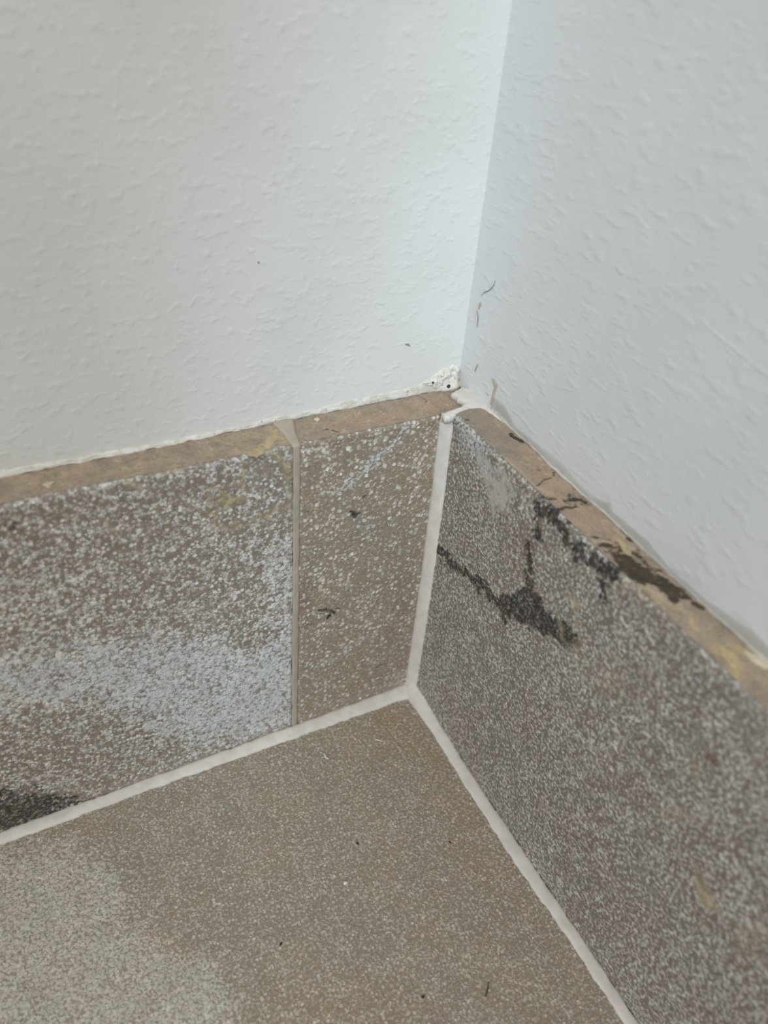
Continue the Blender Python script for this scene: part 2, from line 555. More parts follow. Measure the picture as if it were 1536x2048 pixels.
def sealant_material():
    n = NT('translucent_sealant', 0.32, 0.5)
    a = n.att('across')
    c = n.mix(n.smooth(n.math('ADD', a, n.math('MULTIPLY', n.math('SUBTRACT', n.noise(0.6, 3), 0.5), 0.25)), 0.12, 0.34), rgb(222, 219, 212), rgb(176, 175, 170))
    c = n.mix(n.math('MULTIPLY', n.smooth(n.noise(0.4, 3), 0.5, 0.62), 0.5), c, rgb(184, 183, 178))
    n.color(c)
    n.bump(n.noise(0.9, 3), 0.6, 0.10)
    return n.m


M_SEAL = sealant_material()


def wall_material(name, c1, c2, stretch):
    n = NT(name, 0.55, 0.4)
    v = n.offs(n.co, stretch)
    c = n.mix(n.smooth(n.noise(0.05, 2), 0.3, 0.7), c1, c2)
    n.color(c)
    h = n.math('ADD', n.smooth(n.noise(0.62, 2.0, 0.5, vec=v), 0.48, 0.78),
               n.math('MULTIPLY', n.smooth(n.noise(1.5, 1, 0.5, vec=v), 0.55, 0.8), 0.25))
    n.bump(h, 0.5, 0.13)
    return n.m


M_WALL_L = wall_material('white_roller_paint', rgb(223, 222, 220), rgb(218, 217, 214), (0.85, 0.85, 1.2))
M_WALL_R = wall_material('white_roller_paint', rgb(216, 219, 220), rgb(212, 215, 216), (1.0, 0.5, 1.15))
M_SCREED = plain('grey_screed', rgb(130, 126, 120), rgb(115, 111, 106), 0.1, 0.9, 0.3)

# ------------------------------------------------------------------ the shapes of the corner (mm)
H = 70.0
A_J = 28.49                      # the narrow joint
YL = lambda x: 8.693 + 0.01930 * x          # wall_left face behind the left skirting
XR = lambda y: 7.308 + 0.03207 * y          # wall_right face behind the right skirting
ZL = lambda x: 70.0 + 0.003956 * x          # top of the left skirting
ZR = lambda y: 71.176 + 0.03448 * y         # top of the right skirting
XF = lambda y: 0.018904 * y                 # face of the right skirting

f_LF = lambda U, V, D: (U, 0 + D, V * ZL(U) / H)
f_RF = lambda U, V, D: (XF(U) + D, U, V * ZR(U) / H)
f_LT = lambda U, V, D: (U, V, ZL(U) - D)
f_RT = lambda U, V, D: (U, V, ZR(V) - D)
f_FL = lambda U, V, D: (U, V, 0 - D)
f_LW = lambda U, V, D: (U, YL(U) + D, V)
f_RW = lambda U, V, D: (XR(U) + D, U, V)

# ---- structure: walls and floor
wl = slab('wall_left', lambda U, V, D: (U, YL(U) + D, V), np.concatenate([np.linspace(-1400, -160, 6), grid(-150, XR(8.8) + 0.05, 2.0)]),
          np.concatenate([grid(-6, 260, 2.0), np.linspace(280, 2400, 6)]), 90, M_WALL_L, rnd=0)
tag(wl, 'white painted plaster wall above the left skirting tiles', None, kind='structure')
wr = slab('wall_right', lambda U, V, D: (XR(U) + D, U, V), np.concatenate([np.linspace(-1400, -160, 6), grid(-150, YL(7.5) + 0.05, 2.0)]),
          np.concatenate([grid(-6, 260, 2.0), np.linspace(280, 2400, 6)]), 90, M_WALL_R, rnd=0)
tag(wr, 'white painted plaster wall above the right skirting tile', None, kind='structure')

floor_strokes = [
    ('white', 'poly', [(-86.56, -3.20), (-79.20, -4.56), (-72.39, -9.94), (-68.87, -17.82), (-69.49, -24.28), (-64.81, -32.00), (-58.83, -37.10), (-57.06, -44.23), (-57.72, -48.46), (-66.06, -55.17), (-90.98, -42.66), (-109.42, -11.12)], 2.5, 0.75, 4.0, 0.15),
    ('blue', 'poly', [(-86.56, -3.20), (-79.20, -4.56), (-72.39, -9.94), (-68.87, -17.82), (-69.49, -24.28), (-64.81, -32.00), (-58.83, -37.10), (-57.06, -44.23), (-57.72, -48.46), (-66.06, -55.17), (-90.98, -42.66), (-109.42, -11.12)], 2.5, 0.25, 4.0, 0.15),
    ('rust', 'poly', [(-11.74, -2.52), (-2.12, -4.57), (-5.07, -25.22), (-7.28, -18.91), (-15.21, -13.88)], 3.0, 0.5, 2.5, 0.1),
    ('rust', 'poly', [(-50.45, -46.67), (-39.13, -48.88), (-29.61, -58.56), (-34.21, -63.30), (-50.85, -55.76)], 4.0, 0.35, 3.0, 0.3),
    ('rust', 'poly', [(-10.56, -39.36), (-2.50, -40.96), (-5.15, -52.46), (-12.17, -50.06)], 3.0, 0.18, 3.0, 0.2),
    ('rust', 'line', [(-61.50, -34.93), (-66.59, -29.35)], 1.2, 0.3, 1.5, 0.2),
]
fl = slab('floor', f_FL, np.concatenate([np.linspace(-1400, -140, 8), grid(-130, -2.0, 0.5), ]),
          np.concatenate([np.linspace(-1400, -130, 8), grid(-120, -1.5, 0.5)]), 9, M_FLOOR, strokes=[tuple(s) for s in floor_strokes],
          relief=lambda U, V: fbm(U / 3.0, V / 3.0, 40) * 0.10, rnd=0.35, edge=0.25)
tag(fl, 'tan speckled stone-look floor tile in the corner', None, kind='structure')
sub = slab('floor_base', lambda U, V, D: (U, V, -9.02 - D), np.linspace(-1400, 120, 4), np.linspace(-1400, 120, 4), 60, M_SCREED, rnd=0)
tag(sub, None, None, kind='structure')

# ---- skirting tiles
def skirting(label, loc, f_face, f_top, u0, u1, mat, face_strokes, top_strokes, side):
    t = thing('border_tile', label, 'tile', loc)
    gf = slab('glazed_face', f_face, grid(u0, u1, 0.4), grid(0.02, H, 0.4), 0.6, mat, t, [tuple(s) for s in face_strokes],
         relief=lambda U, V: fbm(U / 2.4, V / 2.4, 31) * 0.10, edge=0.22, base=loc, rnd=0.3)
    if side == 'L':
        us = grid(u0, u1, 0.3); k = np.linspace(0, 1, 30)
        fn = lambda U, K, D: (U, 0.62 + K * (YL(U) - 0.62 - 0.25), ZL(U) - 0.02 - D)
        uvp = lambda U, K: (U, 0.62 + K * (YL(U) - 0.87))
    else:
        us = grid(u0, u1, 0.3); k = np.linspace(0, 1, 26)
        fn = lambda U, K, D: (XF(U) + 0.62 + K * (XR(U) - XF(U) - 0.87), U, ZR(U) - 0.02 - D)
        uvp = lambda U, K: (XF(U) + 0.62 + K * (XR(U) - XF(U) - 0.87), U)
    gf['label'] = 'speckled glazed front face'
    # masks are given in x, y on the top face, so paint them there
    U, K = np.meshgrid(us, k, indexing='ij')
    o = slab('clay_body', fn, us, k, 68.0, M_CLAY, t, (), relief=lambda U, K: fbm(U / 1.5, K * 5, 77) * 0.10, base=loc, rnd=0)
    o['label'] = 'bare tan clay body showing along the top edge'
    X, Y = uvp(U.ravel(), K.ravel())
    m = paint(X, Y, [tuple(s) for s in top_strokes])
    nv = len(o.data.vertices)
    for a, val in m.items():
        at = o.data.attributes.new(a, 'FLOAT', 'POINT')
        full = np.zeros(nv, np.float32); full[:len(val)] = val
        at.data.foreach_set('value', full)
    return t


LF = [
    ('white', 'poly', [(-90.36, 46.20), (-77.70, 42.88), (-63.30, 39.10), (-46.81, 34.16), (-39.68, 26.70), (-27.60, 29.74), (-27.30, 1.76), (-46.77, 4.04), (-54.18, 11.11), (-60.63, 20.18), (-66.50, 27.71), (-80.02, 31.18), (-93.11, 35.39)], 4.5, 1.0, 6.0, 0.35),
    ('blue', 'poly', [(-90.36, 46.20), (-77.70, 42.88), (-63.30, 39.10), (-46.81, 34.16), (-39.68, 26.70), (-27.60, 29.74), (-27.30, 1.76), (-46.77, 4.04), (-54.18, 11.11), (-60.63, 20.18), (-66.50, 27.71), (-80.02, 31.18), (-93.11, 35.39)], 5.0, 0.8, 6.0, 0.2),
    ('white', 'poly', [(-33.40, 51.01), (-27.85, 52.64), (-27.59, 28.41), (-35.60, 32.86), (-34.46, 42.25)], 1.5, 0.55, 3.0, 0.3),
    ('white', 'poly', [(-85.93, 63.60), (-74.17, 60.71), (-66.60, 57.32), (-66.36, 44.85), (-78.10, 40.84), (-90.36, 46.20)], 3.0, 0.25, 3.0, 0.3),
    ('white', 'line', [(-71.37, 54.02), (-68.91, 56.14)], 0.8, 0.6, 1.5, 0.3),
    ('white', 'line', [(-39.09, 42.69), (-43.80, 39.08)], 0.7, 0.5, 1.5, 0.3),
    ('white', 'line', [(-58.53, 38.32), (-54.40, 37.83), (-51.27, 34.13)], 0.6, 0.5, 1.5, 0.3),
    ('white', 'line', [(-59.62, 71.28), (-58.56, 69.90)], 0.5, 0.9, 0.7, 0.3),
    ('dark', 'poly', [(-88.00, 14.54), (-83.57, 13.25), (-77.21, 7.56), (-70.69, 1.47), (-73.26, -0.57), (-81.06, 0.25), (-86.02, 0.92), (-90.83, 1.43)], 2.0, 0.9, 2.5, 0.5),
    ('dark', 'poly', [(-52.94, 60.41), (-41.24, 54.45), (-42.24, 51.58), (-51.85, 55.62)], 2.0, 0.12, 3.0, 0.4),
    ('dark', 'line', [(-59.81, 15.55), (-57.17, 9.73), (-56.54, 6.34)], 0.5, 0.5, 0.8, 0.3),
    ('dark', 'line', [(-72.99, 66.63), (-71.39, 66.61)], 0.9, 0.6, 1.0, 0.3),
    ('dark', 'line', [(-41.18, 64.25), (-37.52, 62.73)], 0.4, 0.5, 0.5, 0.3),
    ('rust', 'poly', [(-37.59, 31.08), (-31.67, 31.33), (-31.70, 26.04), (-35.74, 26.38)], 2.0, 0.3, 3.0, 0.3),
    ('ochre', 'poly', [(-42.93, 62.01), (-41.62, 63.60), (-39.17, 63.16), (-37.10, 62.43), (-38.41, 61.29), (-40.94, 60.69)], 0.5, 0.9, 1.0, 0.1),
    ('ochre', 'line', [(-43.35, 64.52), (-44.19, 61.37), (-42.74, 58.18), (-39.43, 56.83), (-35.96, 57.08), (-31.53, 57.93)], 0.45, 0.75, 2.0, 0.4),
    ('ochre', 'line', [(-44.28, 66.17), (-41.55, 65.01), (-39.07, 65.82)], 0.5, 0.6, 1.5, 0.4),
    ('ochre', 'line', [(-33.14, 70.97), (-31.91, 67.43), (-29.75, 65.49), (-29.29, 60.41)], 0.9, 0.7, 2.5, 0.5),
    ('ochre', 'line', [(-36.52, 68.03), (-38.22, 66.56), (-37.46, 64.47)], 0.6, 0.6, 2.0, 0.5),
    ('ochre', 'line', [(-35.07, 57.87), (-31.53, 58.44), (-29.27, 57.84)], 0.8, 0.6, 2.0, 0.5),
    ('ochre', 'line', [(-55.49, 70.71), (-54.80, 69.23), (-53.98, 68.14)], 0.6, 0.7, 1.0, 0.5),
    ('ochre', 'line', [(-59.25, 63.63), (-57.86, 60.21), (-56.59, 61.47)], 0.45, 0.5, 1.5, 0.5),
    ('ochre', 'line', [(-53.39, 70.21), (-49.70, 70.39), (-46.70, 70.39)], 0.5, 0.5, 1.5, 0.5),
    ('smear', 'poly', [(-36.26, 68.44), (-34.43, 68.67), (-34.08, 64.60), (-34.98, 62.38), (-36.24, 63.19)], 0.5, 0.45, 1.5, 0.2),
    ('smear', 'line', [(-68.53, 0.58), (-56.10, 0.57), (-41.72, 0.14), (-28.43, 0.38)], 0.8, 0.55, 0.8, 0.1),
]
LT = [
    ('ochre', 'line', [(-40.42, 6.36), (-38.15, 4.52), (-37.08, 0.55), (-35.12, 1.41), (-33.11, 2.30), (-31.13, 4.09), (-29.40, 5.18)], 0.35, 0.8, 1.6, 0.4),
    ('ochre', 'line', [(-30.25, 6.37), (-30.38, 3.81), (-29.47, 1.77)], 0.9, 0.8, 1.2, 0.3),
    ('ochre', 'line', [(-36.36, 0.27), (-35.17, 0.14), (-33.82, 0.44)], 0.9, 0.9, 1.0, 0.2),
    ('ochre', 'line', [(-52.23, 6.29), (-52.06, 3.91), (-54.07, 1.71), (-55.15, -0.74)], 0.45, 0.6, 1.6, 0.4),
    ('ochre', 'line', [(-63.17, 5.94), (-63.97, 4.09), (-63.08, 4.46)], 0.35, 0.5, 1.0, 0.4),
    ('ochre', 'line', [(-53.39, -0.00), (-47.30, 0.58), (-41.82, 0.78)], 0.35, 0.45, 1.0, 0.4),
    ('smear', 'line', [(-71.75, 4.63), (-69.17, 4.31)], 0.7, 0.5, 1.0, 0.2),
]
skirting('long speckled skirting tile with white bloom, left of the narrow joint', (-80, 4, 0), f_LF, f_LT, -150.0, -A_J - 0.62, M_LEFT, LF, LT, 'L')

MF = [
    ('white', 'line', [(-8.19, 70.37), (-10.28, 66.54), (-13.02, 64.11), (-16.73, 61.38), (-19.97, 59.06)], 0.9, 0.75, 1.0, 0.5),
    ('blue', 'line', [(-8.19, 70.37), (-10.28, 66.54), (-13.02, 64.11), (-16.73, 61.38), (-19.97, 59.06)], 1.5, 0.9, 1.0, 0.2),
    ('white', 'line', [(-3.89, 63.62), (-4.73, 57.41), (-5.20, 53.06)], 0.6, 0.7, 1.2, 0.4),
    ('white', 'line', [(-8.28, 61.48), (-3.56, 60.91), (-1.67, 62.61)], 0.6, 0.5, 1.2, 0.4),
    ('white', 'line', [(-27.58, 68.35), (-25.38, 68.54), (-23.10, 67.36)], 0.8, 0.9, 1.0, 0.3),
    ('white', 'line', [(-23.43, 63.50), (-22.09, 64.68)], 0.4, 0.9, 0.6, 0.3),
    ('white', 'line', [(-23.43, 63.50), (-21.20, 58.85)], 0.35, 0.4, 0.8, 0.3),
    ('white', 'line', [(-24.24, 40.92), (-22.65, 38.79), (-20.38, 38.63), (-17.69, 39.21), (-17.72, 35.83)], 0.45, 0.8, 0.8, 0.4),
    ('white', 'line', [(-13.23, 31.64), (-10.64, 31.38)], 0.35, 0.8, 0.5, 0.3),
    ('white', 'line', [(-12.46, 20.27), (-17.50, 18.00), (-21.94, 16.24)], 0.8, 0.6, 1.4, 0.4),
    ('white', 'poly', [(-5.91, 6.04), (-1.42, 5.65), (-1.20, -0.23), (-5.45, 0.93)], 0.9, 0.5, 1.2, 0.3),
    ('smear', 'line', [(-15.53, 2.43), (-10.63, 2.54), (-4.24, 1.69)], 0.5, 0.5, 0.8, 0.2),
    ('blue', 'line', [(-16.12, 51.51), (-7.35, 46.68), (-0.78, 47.20)], 3.0, 0.5, 2.0, 0.2),
    ('blue', 'line', [(-12.46, 20.27), (-17.50, 18.00), (-21.94, 16.24)], 2.0, 0.7, 2.0, 0.2),
    ('dark', 'poly', [(-18.05, 53.83), (-16.04, 53.50), (-17.14, 51.79)], 0.35, 1.0, 0.5, 0.0),
    ('dark', 'line', [(-18.27, 54.10), (-16.42, 53.16)], 0.3, 1.0, 0.4, 0.0),
    ('dark', 'line', [(-23.70, 32.19), (-22.22, 31.90), (-20.78, 30.04), (-21.83, 29.64)], 0.4, 0.9, 0.7, 0.2),
    ('dark', 'line', [(-19.65, 31.20), (-19.20, 30.77)], 0.3, 0.8, 0.3, 0.0),
    ('dark', 'line', [(-9.96, 10.22), (-8.15, 10.52), (-6.91, 10.45)], 0.3, 0.7, 0.5, 0.2),
    ('dark', 'line', [(-15.93, 56.53), (-15.24, 56.68)], 0.3, 0.7, 0.3, 0.2),
    ('dark', 'line', [(-27.15, 56.74), (-26.22, 56.27)], 0.5, 0.5, 0.6, 0.2),
    ('dark', 'line', [(-24.56, 71.19), (-22.31, 70.34), (-20.06, 70.83)], 0.7, 0.55, 1.0, 0.5),
    ('dark', 'line', [(-6.96, 53.53), (-0.86, 47.82)], 0.4, 0.25, 1.0, 0.5),
    ('rust', 'poly', [(-28.13, 42.47), (-25.17, 37.80), (-26.01, 27.79), (-27.99, 27.23)], 2.0, 0.6, 1.5, 0.2),
    ('rust', 'poly', [(-7.26, 34.17), (-2.64, 33.92), (-2.13, 18.34), (-5.93, 19.84)], 2.0, 0.25, 2.0, 0.2),
    ('rust', 'poly', [(-28.05, 70.80), (-1.65, 70.28), (-2.43, 68.43), (-27.15, 68.73)], 1.2, 0.3, 2.0, 0.2),
]
MT = [
    ('rust', 'poly', [(-22.55, 4.43), (2.64, 6.99), (6.02, 3.73), (-0.03, 0.90), (-23.90, 1.40)], 1.5, 0.5, 1.5, 0.2),
    ('dark', 'line', [(-23.23, 2.90), (-21.72, 3.23), (-20.25, 1.45)], 0.35, 0.6, 1.2, 0.6),
    ('dark', 'line', [(-1.53, 8.05), (-0.44, 6.84), (-1.17, 5.06)], 0.2, 0.6, 0.8, 0.5),
    ('ochre', 'line', [(-27.59, 1.07), (-27.92, -0.14)], 0.6, 0.3, 0.6, 0.5),
]
skirting('short brown skirting tile with raised white dots, set between the narrow joint and the corner', (-14, 4, 0), f_LF, f_LT, -A_J + 0.62, 6.7, M_MID, MF, MT, 'L')

RFs = [
    ('dark', 'line', [(-1.76, 40.24), (-8.33, 42.39), (-15.77, 44.39), (-20.75, 44.33), (-25.34, 44.74)], 1.25, 0.95, 2.4, 0.7),
    ('dark', 'poly', [(-21.53, 44.40), (-24.95, 48.66), (-28.74, 52.91), (-31.79, 54.15), (-34.54, 53.83), (-36.59, 53.50), (-42.11, 55.32), (-43.20, 54.25), (-40.05, 50.75), (-35.49, 48.92), (-30.70, 46.59), (-25.48, 44.27)], 0.8, 1.0, 1.6, 0.4),
    ('dark', 'line', [(-27.46, 60.58), (-28.59, 57.86), (-29.20, 54.14), (-30.72, 53.26)], 1.0, 0.9, 1.8, 0.6),
    ('dark', 'line', [(-27.97, 70.08), (-28.19, 67.43), (-28.66, 63.93)], 1.3, 0.95, 2.4, 0.7),
    ('dark', 'line', [(-28.61, 70.04), (-32.12, 68.75), (-35.66, 67.13), (-38.45, 67.37), (-41.99, 68.26), (-44.50, 68.61)], 1.5, 0.95, 2.8, 0.7),
    ('dark', 'line', [(-44.04, 69.85), (-43.76, 66.93), (-43.96, 64.33)], 0.9, 0.85, 1.4, 0.5),
    ('dark', 'line', [(-37.50, 50.77), (-39.86, 50.57)], 0.5, 1.0, 0.6, 0.1),
    ('dark', 'line', [(-68.67, 37.44), (-68.78, 35.98)], 0.5, 0.5, 0.8, 0.3),
    ('dark', 'line', [(-74.76, 34.10), (-75.97, 32.30)], 0.9, 0.5, 1.0, 0.3),
    ('dark', 'line', [(-63.97, 42.54), (-64.35, 42.58)], 0.4, 0.9, 0.4, 0.0),
    ('dark', 'line', [(-61.95, 42.60), (-62.24, 42.63)], 0.35, 0.8, 0.4, 0.0),
    ('rust', 'line', [(-63.68, 61.87), (-64.21, 61.80)], 0.6, 1.0, 0.5, 0.1),
    ('rust', 'line', [(-67.42, 57.56), (-67.96, 57.64)], 0.6, 1.0, 0.5, 0.1),
    ('rust', 'line', [(-53.48, 27.27), (-53.94, 27.37)], 0.5, 1.0, 0.4, 0.1),
    ('rust', 'poly', [(-24.56, 61.99), (-29.44, 63.53), (-29.90, 53.65), (-24.02, 54.31), (-20.30, 56.86)], 2.0, 0.3, 2.0, 0.3),
    ('smear', 'poly', [(-10.31, 67.92), (-12.81, 68.40), (-15.00, 67.56), (-18.77, 68.14), (-20.85, 66.86), (-20.98, 64.50), (-19.72, 61.44), (-17.16, 59.90), (-15.65, 61.47), (-13.85, 62.35), (-11.28, 64.30)], 0.7, 0.95, 2.2, 0.8),
    ('white', 'line', [(-3.36, 69.75), (-7.84, 68.27), (-12.16, 66.84)], 2.2, 0.5, 2.0, 0.4),
    ('blue', 'line', [(-3.36, 69.75), (-7.84, 68.27), (-12.16, 66.84)], 2.5, 0.8, 2.0, 0.2),
    ('white', 'line', [(-16.88, 68.71), (-22.82, 67.65), (-27.37, 65.92)], 1.0, 0.4, 2.0, 0.4),
    ('dark', 'line', [(-1.66, 69.84), (-2.97, 66.53), (-2.64, 62.19)], 0.9, 0.3, 1.5, 0.4),
    ('ochre', 'line', [(-37.79, 59.17), (-39.45, 59.56), (-39.72, 58.79)], 0.8, 0.7, 1.0, 0.3),
    ('ochre', 'line', [(-34.38, 56.31), (-36.81, 54.75), (-37.79, 52.97), (-40.38, 51.60)], 0.4, 0.55, 1.4, 0.5),
    ('ochre', 'line', [(-41.43, 57.27), (-42.42, 56.12), (-42.01, 50.45)], 0.7, 0.45, 1.6, 0.5),
    ('ochre', 'poly', [(-41.90, 52.50), (-51.01, 58.18), (-54.71, 53.88), (-49.05, 48.88), (-44.49, 48.54)], 2.0, 0.22, 3.0, 0.6),
    ('ochre', 'poly', [(-71.63, 40.47), (-73.10, 40.16), (-75.77, 39.05), (-77.89, 37.73), (-76.11, 36.22), (-74.39, 36.05)], 0.5, 0.8, 1.0, 0.2),
    ('ochre', 'line', [(-75.34, 33.81), (-76.87, 31.25)], 0.8, 0.4, 1.5, 0.4),
    ('ochre', 'line', [(-49.95, 36.52), (-51.17, 32.37), (-52.71, 30.49)], 0.4, 0.4, 1.0, 0.4),
    ('ochre', 'line', [(-65.64, 55.18), (-66.74, 52.96)], 0.4, 0.45, 0.8, 0.4),
    ('ochre', 'line', [(-62.02, 42.93), (-63.79, 42.99), (-65.21, 42.38), (-68.12, 46.70)], 0.7, 0.4, 1.6, 0.4),
    ('ochre', 'line', [(-81.07, 36.56), (-82.60, 42.01)], 1.5, 0.3, 2.0, 0.4),
    ('ochre', 'line', [(-46.63, 69.69), (-46.89, 67.68), (-46.87, 65.85)], 0.5, 0.5, 1.0, 0.4),
    ('ochre', 'line', [(-48.52, 69.90), (-52.01, 70.62), (-54.54, 71.06)], 0.8, 0.5, 1.2, 0.3),
]
RTs = [
    ('smear', 'poly', [(-1.18, -3.20), (3.21, -1.15), (5.48, -4.10), (5.44, -10.99), (3.45, -15.92), (-0.18, -16.14), (-0.36, -10.56)], 0.9, 0.75, 1.6, 0.3),
    ('rust', 'poly', [(3.50, -15.15), (6.84, -14.77), (5.60, -30.51), (4.82, -40.34), (1.21, -41.25), (-0.52, -33.35)], 1.0, 0.5, 1.6, 0.2),
    ('dark', 'line', [(5.79, -10.78), (6.11, -12.22), (6.10, -13.53)], 0.45, 1.0, 0.5, 0.2),
    ('dark', 'line', [(0.91, -3.93), (1.23, -4.39)], 0.2, 0.9, 0.4, 0.2),
    ('dark', 'line', [(0.83, -24.86), (3.75, -23.97), (5.65, -22.79)], 0.15, 0.8, 0.6, 0.1),
    ('dark', 'poly', [(2.10, -18.50), (4.79, -20.25), (2.24, -22.98), (0.79, -20.98)], 0.8, 0.35, 1.6, 1.2),
    ('dark', 'line', [(-0.10, -26.98), (0.83, -28.01), (1.53, -28.95)], 0.4, 0.85, 1.0, 0.5),
    ('dark', 'line', [(3.54, -29.45), (4.85, -30.22), (5.32, -31.07)], 0.45, 1.0, 0.7, 0.3),
    ('dark', 'line', [(0.46, -30.92), (1.87, -30.94), (3.49, -31.30)], 0.3, 1.0, 0.6, 0.2),
    ('dark', 'line', [(0.56, -37.70), (1.84, -38.92), (2.92, -39.82)], 0.25, 0.8, 0.9, 0.5),
    ('dark', 'line', [(0.59, -39.84), (1.81, -40.56), (2.62, -41.23)], 0.5, 0.95, 1.0, 0.4),
    ('dark', 'poly', [(1.08, -41.19), (2.43, -41.96), (3.32, -43.24), (3.55, -45.80), (4.21, -48.03), (4.52, -50.07), (5.26, -51.63), (4.46, -53.14), (2.39, -52.68), (2.34, -50.43), (1.30, -49.17), (0.03, -46.86), (-0.38, -45.62)], 0.45, 1.0, 0.9, 0.1),
    ('dark', 'poly', [(-0.07, -38.99), (2.38, -39.37), (3.53, -41.24), (3.47, -43.07), (1.34, -42.67), (-0.10, -41.18)], 0.5, 0.75, 1.8, 1.0),
    ('dark', 'poly', [(4.71, -41.71), (5.14, -45.10), (4.87, -48.30), (3.54, -47.76), (3.60, -44.25)], 0.4, 0.6, 1.4, 1.0),
    ('dark', 'poly', [(3.13, -27.53), (5.77, -30.30), (5.33, -32.00), (1.83, -30.39)], 0.6, 0.5, 1.6, 1.0),
    ('dark', 'line', [(2.85, -50.84), (2.67, -52.40)], 0.7, 1.0, 0.5, 0.1),
    ('dark', 'line', [(4.51, -54.16), (4.70, -55.03)], 0.5, 1.0, 0.5, 0.1),
    ('dark', 'poly', [(4.60, -55.39), (5.69, -59.85), (4.70, -61.54), (3.43, -57.78)], 1.0, 0.35, 1.0, 0.6),
    ('dark', 'line', [(5.41, -40.10), (5.50, -40.84)], 0.3, 0.9, 0.4, 0.1),
    ('ochre', 'line', [(5.00, -37.99), (4.05, -40.98), (2.51, -42.91), (0.17, -45.30)], 0.4, 0.9, 1.0, 0.3),
    ('ochre', 'line', [(-0.32, -47.25), (0.73, -49.76), (1.54, -52.63), (2.36, -54.94), (1.55, -57.45)], 0.55, 0.8, 1.0, 0.3),
    ('ochre', 'line', [(1.29, -61.42), (2.13, -62.65), (0.16, -65.20), (-0.79, -66.42)], 0.9, 0.9, 1.2, 0.2),
    ('ochre', 'line', [(3.38, -62.31), (4.81, -63.80), (5.34, -65.33)], 0.8, 0.9, 1.0, 0.2),
    ('ochre', 'line', [(0.42, -15.28), (0.69, -23.11), (1.23, -27.49)], 0.3, 0.5, 0.8, 0.3),
]
skirting('speckled grey skirting tile with black smudges under the right wall', (4, -60, 0), f_RF, f_RT, -140.0, -1.3, M_RIGHT, RFs, RTs, 'R')


# ---- grout
def gthing(label, A, B, mat, nrm, **k):
    base = ((np.asarray(A[0]) + np.asarray(B[0])) / 2).tolist()
    o = loft('grout_joint', A, B, mat, None, base=base, nrm=nrm, **k)
    return tag(o, label, 'grout')


# floor joint under the left tiles
xs = [-150, -86.5, -59.7, -29.1, -16.8, -4.7, -0.2]
gthing('white grout line between the floor and the two left skirting tiles',
       [(x, 0.05, z) for x, z in zip(xs, [0.6, 0.6, 0.6, 0.85, 0.8, 0.9, 1.4])],
       [(x, y, 0.02) for x, y in zip(xs, [-2.3, -2.4, -2.3, -2.7, -2.8, -3.1, -3.6])], M_GROUT, (0, -0.35, 0.94), bulge=0.38, back=0.6, seed=1)
ys = [-140, -75.3, -62, -47.5, -29, -13.2, -5.0, -0.8]
gthing('white grout line between the floor and the right skirting tile',
       [(XF(y) + 0.05, y, z) for y, z in zip(ys, [0.3, 0.3, 0.35, 0.5, 0.4, 1.2, 2.4, 2.8])],
       [(x, y, 0.02) for x, y in zip([-4.2, -3.65, -3.25, -3.6, -3.1, -2.5, -2.6, -2.8], ys)], M_GROUT, (-0.35, 0, 0.94), bulge=0.28, back=0.6, seed=2)
zs = [0.1, 20, 37, 55, 68.5, 70.5]
gthing('thick pale grout bead standing upright in the tile corner',
       [(-x, 0.02, z) for x, z in zip([1.6, 1.35, 1.25, 1.45, 1.65, 1.4], zs)],
       [(0.0, -y, z) for y, z in zip([2.4, 2.8, 2.8, 2.5, 2.1, 1.6], zs)], M_GROUT, (-0.75, -0.65, 0), bulge=0.35, back=0.6, wob=0.05, bump=0.03, seed=3)
# narrow joint: up the face, then over the top edge to the wall
jz = [0.5, 25, 48, 62, 68.6]
JA = [(-29.12, 0.12, z) for z in jz] + [(-29.3, 0.1, 69.8), (-29.35, 1.0, 70.0), (-29.2, 4.0, 70.05), (-29.6, 8.0, 70.1)]
JB = [(-27.88, 0.12, z) for z in jz] + [(-27.8, 0.1, 69.8), (-27.75, 1.0, 70.0), (-27.2, 4.0, 70.05), (-25.9, 8.1, 70.1)]
JN = [(0, -1, 0)] * 4 + [(0, -1, 0.1), (0, -0.7, 0.7), (0, -0.1, 1), (0, 0, 1), (0, 0, 1)]
gthing('thin beige vertical grout joint between the two left skirting tiles, folding over the top', JA, JB, M_GROUT_THIN, JN, bulge=0.16, back=0.5, wob=0.06, seed=4)

# ---- sealant along the right wall
def resample(p, n):
    p = np.array(p, float)
    L = np.concatenate([[0], np.cumsum(np.hypot(*np.diff(p, axis=0).T))])
    t = np.linspace(0, L[-1], n)
    return np.stack([np.interp(t, L, p[:, 0]), np.interp(t, L, p[:, 1])], 1)


low = [(6.93, -3.52), (6.58, -9.37), (6.72, -15.21), (6.03, -21.00), (6.01, -26.25), (5.88, -30.75), (6.16, -35.57), (5.84, -40.15), (5.96, -44.52), (5.77, -48.23), (5.64, -51.99), (5.62, -55.02), (5.85, -60.11), (5.41, -65.27)]
upp = [(-2.35, 73.75), (-6.49, 73.71), (-9.09, 72.75), (-11.17, 71.85), (-14.66, 71.95), (-20.07, 72.02), (-23.19, 72.19), (-26.73, 71.57), (-30.53, 71.23), (-32.93, 71.44), (-35.05, 72.22), (-35.93, 71.38), (-38.62, 71.53), (-43.58, 71.45), (-47.85, 70.46), (-51.38, 70.38), (-55.49, 70.41), (-61.25, 71.11), (-64.17, 71.70)]
lo = np.array(low); up = np.array(upp)
yy = np.linspace(-2.9, -62.0, 120)
lx = np.interp(-yy, -lo[:, 1], lo[:, 0]); uz = np.interp(-yy, -up[:, 0], up[:, 1])
yy = np.concatenate([yy, [-140]]); lx = np.concatenate([lx, [XR(-140) - 0.8]]); uz = np.concatenate([uz, [ZR(-140) + 1.0]])
